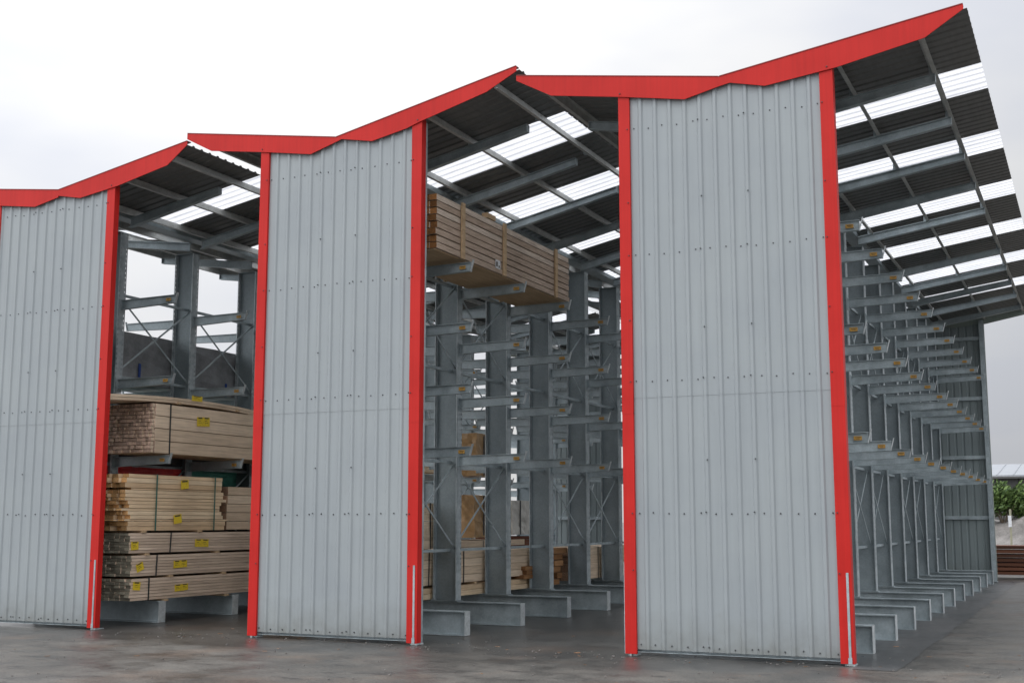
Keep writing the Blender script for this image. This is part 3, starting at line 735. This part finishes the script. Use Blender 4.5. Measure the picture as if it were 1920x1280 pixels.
# stacks of brown timber in the yard
def yard_stack(label, x0, x1, y0, y1, z1, m, nl, alongx=True, group='timber stacks out in the yard'):
    mb = MB(); ox, oy = (x0+x1)/2, (y0+y1)/2; h = (z1-.12)/nl
    for j in range(nl):
        z = .12+j*h
        if j % 2 == 0 or True:
            n = 6
            for i in range(n):
                a = y0+(y1-y0)*i/n; b = y0+(y1-y0)*(i+1)/n-.01
                mb.box(x0+random.uniform(-.06,.06)-ox, x1+random.uniform(-.06,.06)-ox, a-oy, b-oy, z, z+h*.72)
    root = thing('timber_stack', label, 'timber stack', (ox,oy,0), group); mb.build('boards', M[m], root)
    for xx in (x0+.3, (x0+x1)/2, x1-.3):
        mb = MB(); mb.box(xx-.06-ox, xx+.06-ox, y0-oy, y1-oy, .002, .118)
        mb.build('bearer', M['lath'], root)
    return root
yard_stack('low stack of wet reddish brown boards beside the back corner of the right shed', -.75, 4.6, 24.2, 25.4, .98, 'brown_red', 7)
for i, (lab, x0, x1, y0, y1, z1, m) in enumerate([
  ('pale timber stack in the yard seen through the gap between the rack feet', -19.5,-16.5, 14,15.2, 1.3, 'pine'),
  ('reddish timber stack in the yard far beyond the left rack', -22,-18, 24,25.4, 1.9, 'brown_red'),
  ('tall pale timber stack in the yard far beyond the rack columns', -17.5,-14.8, 29,30.5, 2.3, 'pine_fresh')]):
    yard_stack(lab, x0, x1, y0, y1, z1, m, 8)

# gravel bank
def gravel_mat():
    m, t, b = mat('grey stony bank', (.2,.19,.18), .9); n = noise(t, 1.2, 8, .7); r = ramp(t, n.outputs['Fac'], [(.3, (.10,.095,.09)), (.5, (.20,.19,.18)), (.7, (.33,.31,.30))]); t.links.new(r.outputs[0], b.inputs['Base Color'])
    n2 = noise(t, 6, 6, .7); bump(t, b, n2.outputs['Fac'], .9, .12); return m
M['bank'] = gravel_mat()
mb = MB(); nx_, ny_ = 70, 14; rnd = random.Random(3)
for i in range(nx_+1):
    for j in range(ny_+1):
        x = -6+i*.42; y = 33.5+j*.55; t_ = min(1, j/6.); z = 2.15*(t_*t_*(3-2*t_))*(.9+.12*math.sin(x*.8)+.06*math.sin(x*2.3))+rnd.uniform(-.06,.06)*(j > 0) - .02
        mb.v.append((x,y+rnd.uniform(-.12,.12),z))
for i in range(nx_):
    for j in range(ny_):
        a = i*(ny_+1)+j; mb.f.append((a, a+ny_+1, a+ny_+2, a+1)); mb.m.append(0)
o = mb.build('terrain', M['bank'], smooth=True); o['kind'] = 'structure'
# bushes on the bank
def leaf_mat(c0, c1):
    m, t, b = mat('leaves', c1, .6, 0, .3); g_ = nd(t, 'ShaderNodeNewGeometry'); r = ramp(t, g_.outputs['Random Per Island'], [(0, c0), (1, c1)]); t.links.new(r.outputs[0], b.inputs['Base Color']); return m
M['leaf'] = leaf_mat((.035,.07,.02), (.13,.20,.055)); M['bark'] = mat('bark', (.08,.06,.04), .9)[0]
def bush(label, x, y, z, rx, rz, n=2600, seed=1):
    rnd = random.Random(seed); mb = MB()
    lobes = [(rnd.uniform(-.7,.7)*rx, rnd.uniform(-.5,.5)*rx*.6, rnd.uniform(.25,.75)*rz, rnd.uniform(.3,.5)) for _ in range(9)]
    for _ in range(n):
        lx, ly, lz, lr = rnd.choice(lobes); d = Vector((rnd.gauss(0,1), rnd.gauss(0,1), rnd.gauss(0,1))).normalized()*lr*rnd.uniform(.55,1.08)
        c = Vector((lx+d.x*rx, ly+d.y*rx*.7, max(.02, lz+d.z*rz)))
        a = Vector((rnd.gauss(0,1), rnd.gauss(0,1), rnd.gauss(0,1))).normalized(); b = a.orthogonal().normalized(); q = a.cross(b); s_ = rnd.uniform(.04,.09)
        mb.add([c-b*s_*1.6, c+q*s_*.7, c+b*s_*1.6, c-q*s_*.7], [(0,1,2,3)])
    root = thing('bush', label, 'bush', (x,y,z), 'bushes on the stony bank'); mb.build('foliage', M['leaf'], root)
    mb = MB()
    for _ in range(6): mb.beam((rnd.uniform(-.1,.1),0,-.3), (rnd.uniform(-.6,.6)*rx, rnd.uniform(-.3,.3), rz*.6), .04, .04)
    mb.build('stem', M['bark'], root)
bush('darker green bush on the stony bank, close against the shed back wall edge', -.75, 36.5, 1.75, 1.1, 1.35, seed=2)
bush('bright green bush on the stony bank behind the yard post', .75, 37.3, 1.75, 1.3, 1.25, seed=5)
bush('wide green bush on the bank to the right of the yard post', 3.2, 37.4, 1.8, 1.6, 1.2, seed=9)
# post with a white mark
M['old_post'] = tagmat('weathered post', (.34,.33,.24))
root = thing('marker_post', 'thin pale wooden post with a white plate before the stony bank', 'post', (-.30,33.2,0))
mb = MB(); mb.beam((0,0,0),(.03,0,2.08),.07,.07); mb.build('post', M['old_post'], root)
mb = MB(); mb.box(-.05,.06,-.06,-.048,1.45,1.85); mb.build('plate', M['white'], root)
# far shed
M['far_roof'] = cladding('pale far roof', (.33,.35,.38)); M['far_wall'] = cladding('dark far wall', (.085,.085,.085))
root = thing('far_shed', 'long distant shed with pale roof and dark wall above the bushes', 'shed', (0,72,0))
mb = MB()
for i in range(52):
    x = -22+i*1.0; mb.box(x, x+.97, 0, .2, 0, 4.45)
mb.box(-22, 30, .21, 18, 0, 4.4)
mb.build('wall', M['far_wall'], root)
mb = MB(); mb.hexa([(-22.6,-.7,4.45),(30.6,-.7,4.45),(30.6,9,5.55),(-22.6,9,5.55),(-22.6,-.7,4.6),(30.6,-.7,4.6),(30.6,9,5.7),(-22.6,9,5.7)])
mb.hexa([(-22.6,9,5.55),(30.6,9,5.55),(30.6,18.7,4.45),(-22.6,18.7,4.45),(-22.6,9,5.7),(30.6,9,5.7),(30.6,18.7,4.6),(-22.6,18.7,4.6)])
for i in range(53): x = -22.3+i; mb.hexa([(x,-.7,4.601),(x+.06,-.7,4.601),(x+.06,9,5.701),(x,9,5.701),(x,-.7,4.64),(x+.06,-.7,4.64),(x+.06,9,5.74),(x,9,5.74)])
mb.build('roof', M['far_roof'], root)
mb = MB(); mb.box(-22.6,30.6,-.82,-.70,4.38,4.5); mb.build('gutter', M['far_wall'], root)

# grit and splinters lying on the yard
mb = MB(); rnd = random.Random(11)
for i in range(520):
    y = rnd.uniform(-6.5, 3) if i % 3 else rnd.uniform(-.6, .3); x = rnd.uniform(-11, 3.5)
    r_ = rnd.uniform(.004, .010); a = rnd.uniform(0, 3.14); l_ = r_*rnd.choice((1, 1, 1.2, 1.3, 1.6, 1.4, 4)); ca, sa = math.cos(a), math.sin(a); mi = 1 if l_ > 3*r_ else 0
    if mi: r_ *= .5
    P = [(x+ca*u_*l_-sa*v_*r_, y+sa*u_*l_+ca*v_*r_, .0045+(r_*.9 if t_ else 0)) for t_ in (0, 1) for u_, v_ in ((-1,-1),(1,-.8),(.8,1),(-1,.9))]
    mb.hexa(P, mi)
o = mb.build('gravel', [M['bank'], M['brown']]); o['kind'] = 'stuff'; o['label'] = 'grit and wood splinters scattered over the yard in front of the sheds'; o['category'] = 'gravel'
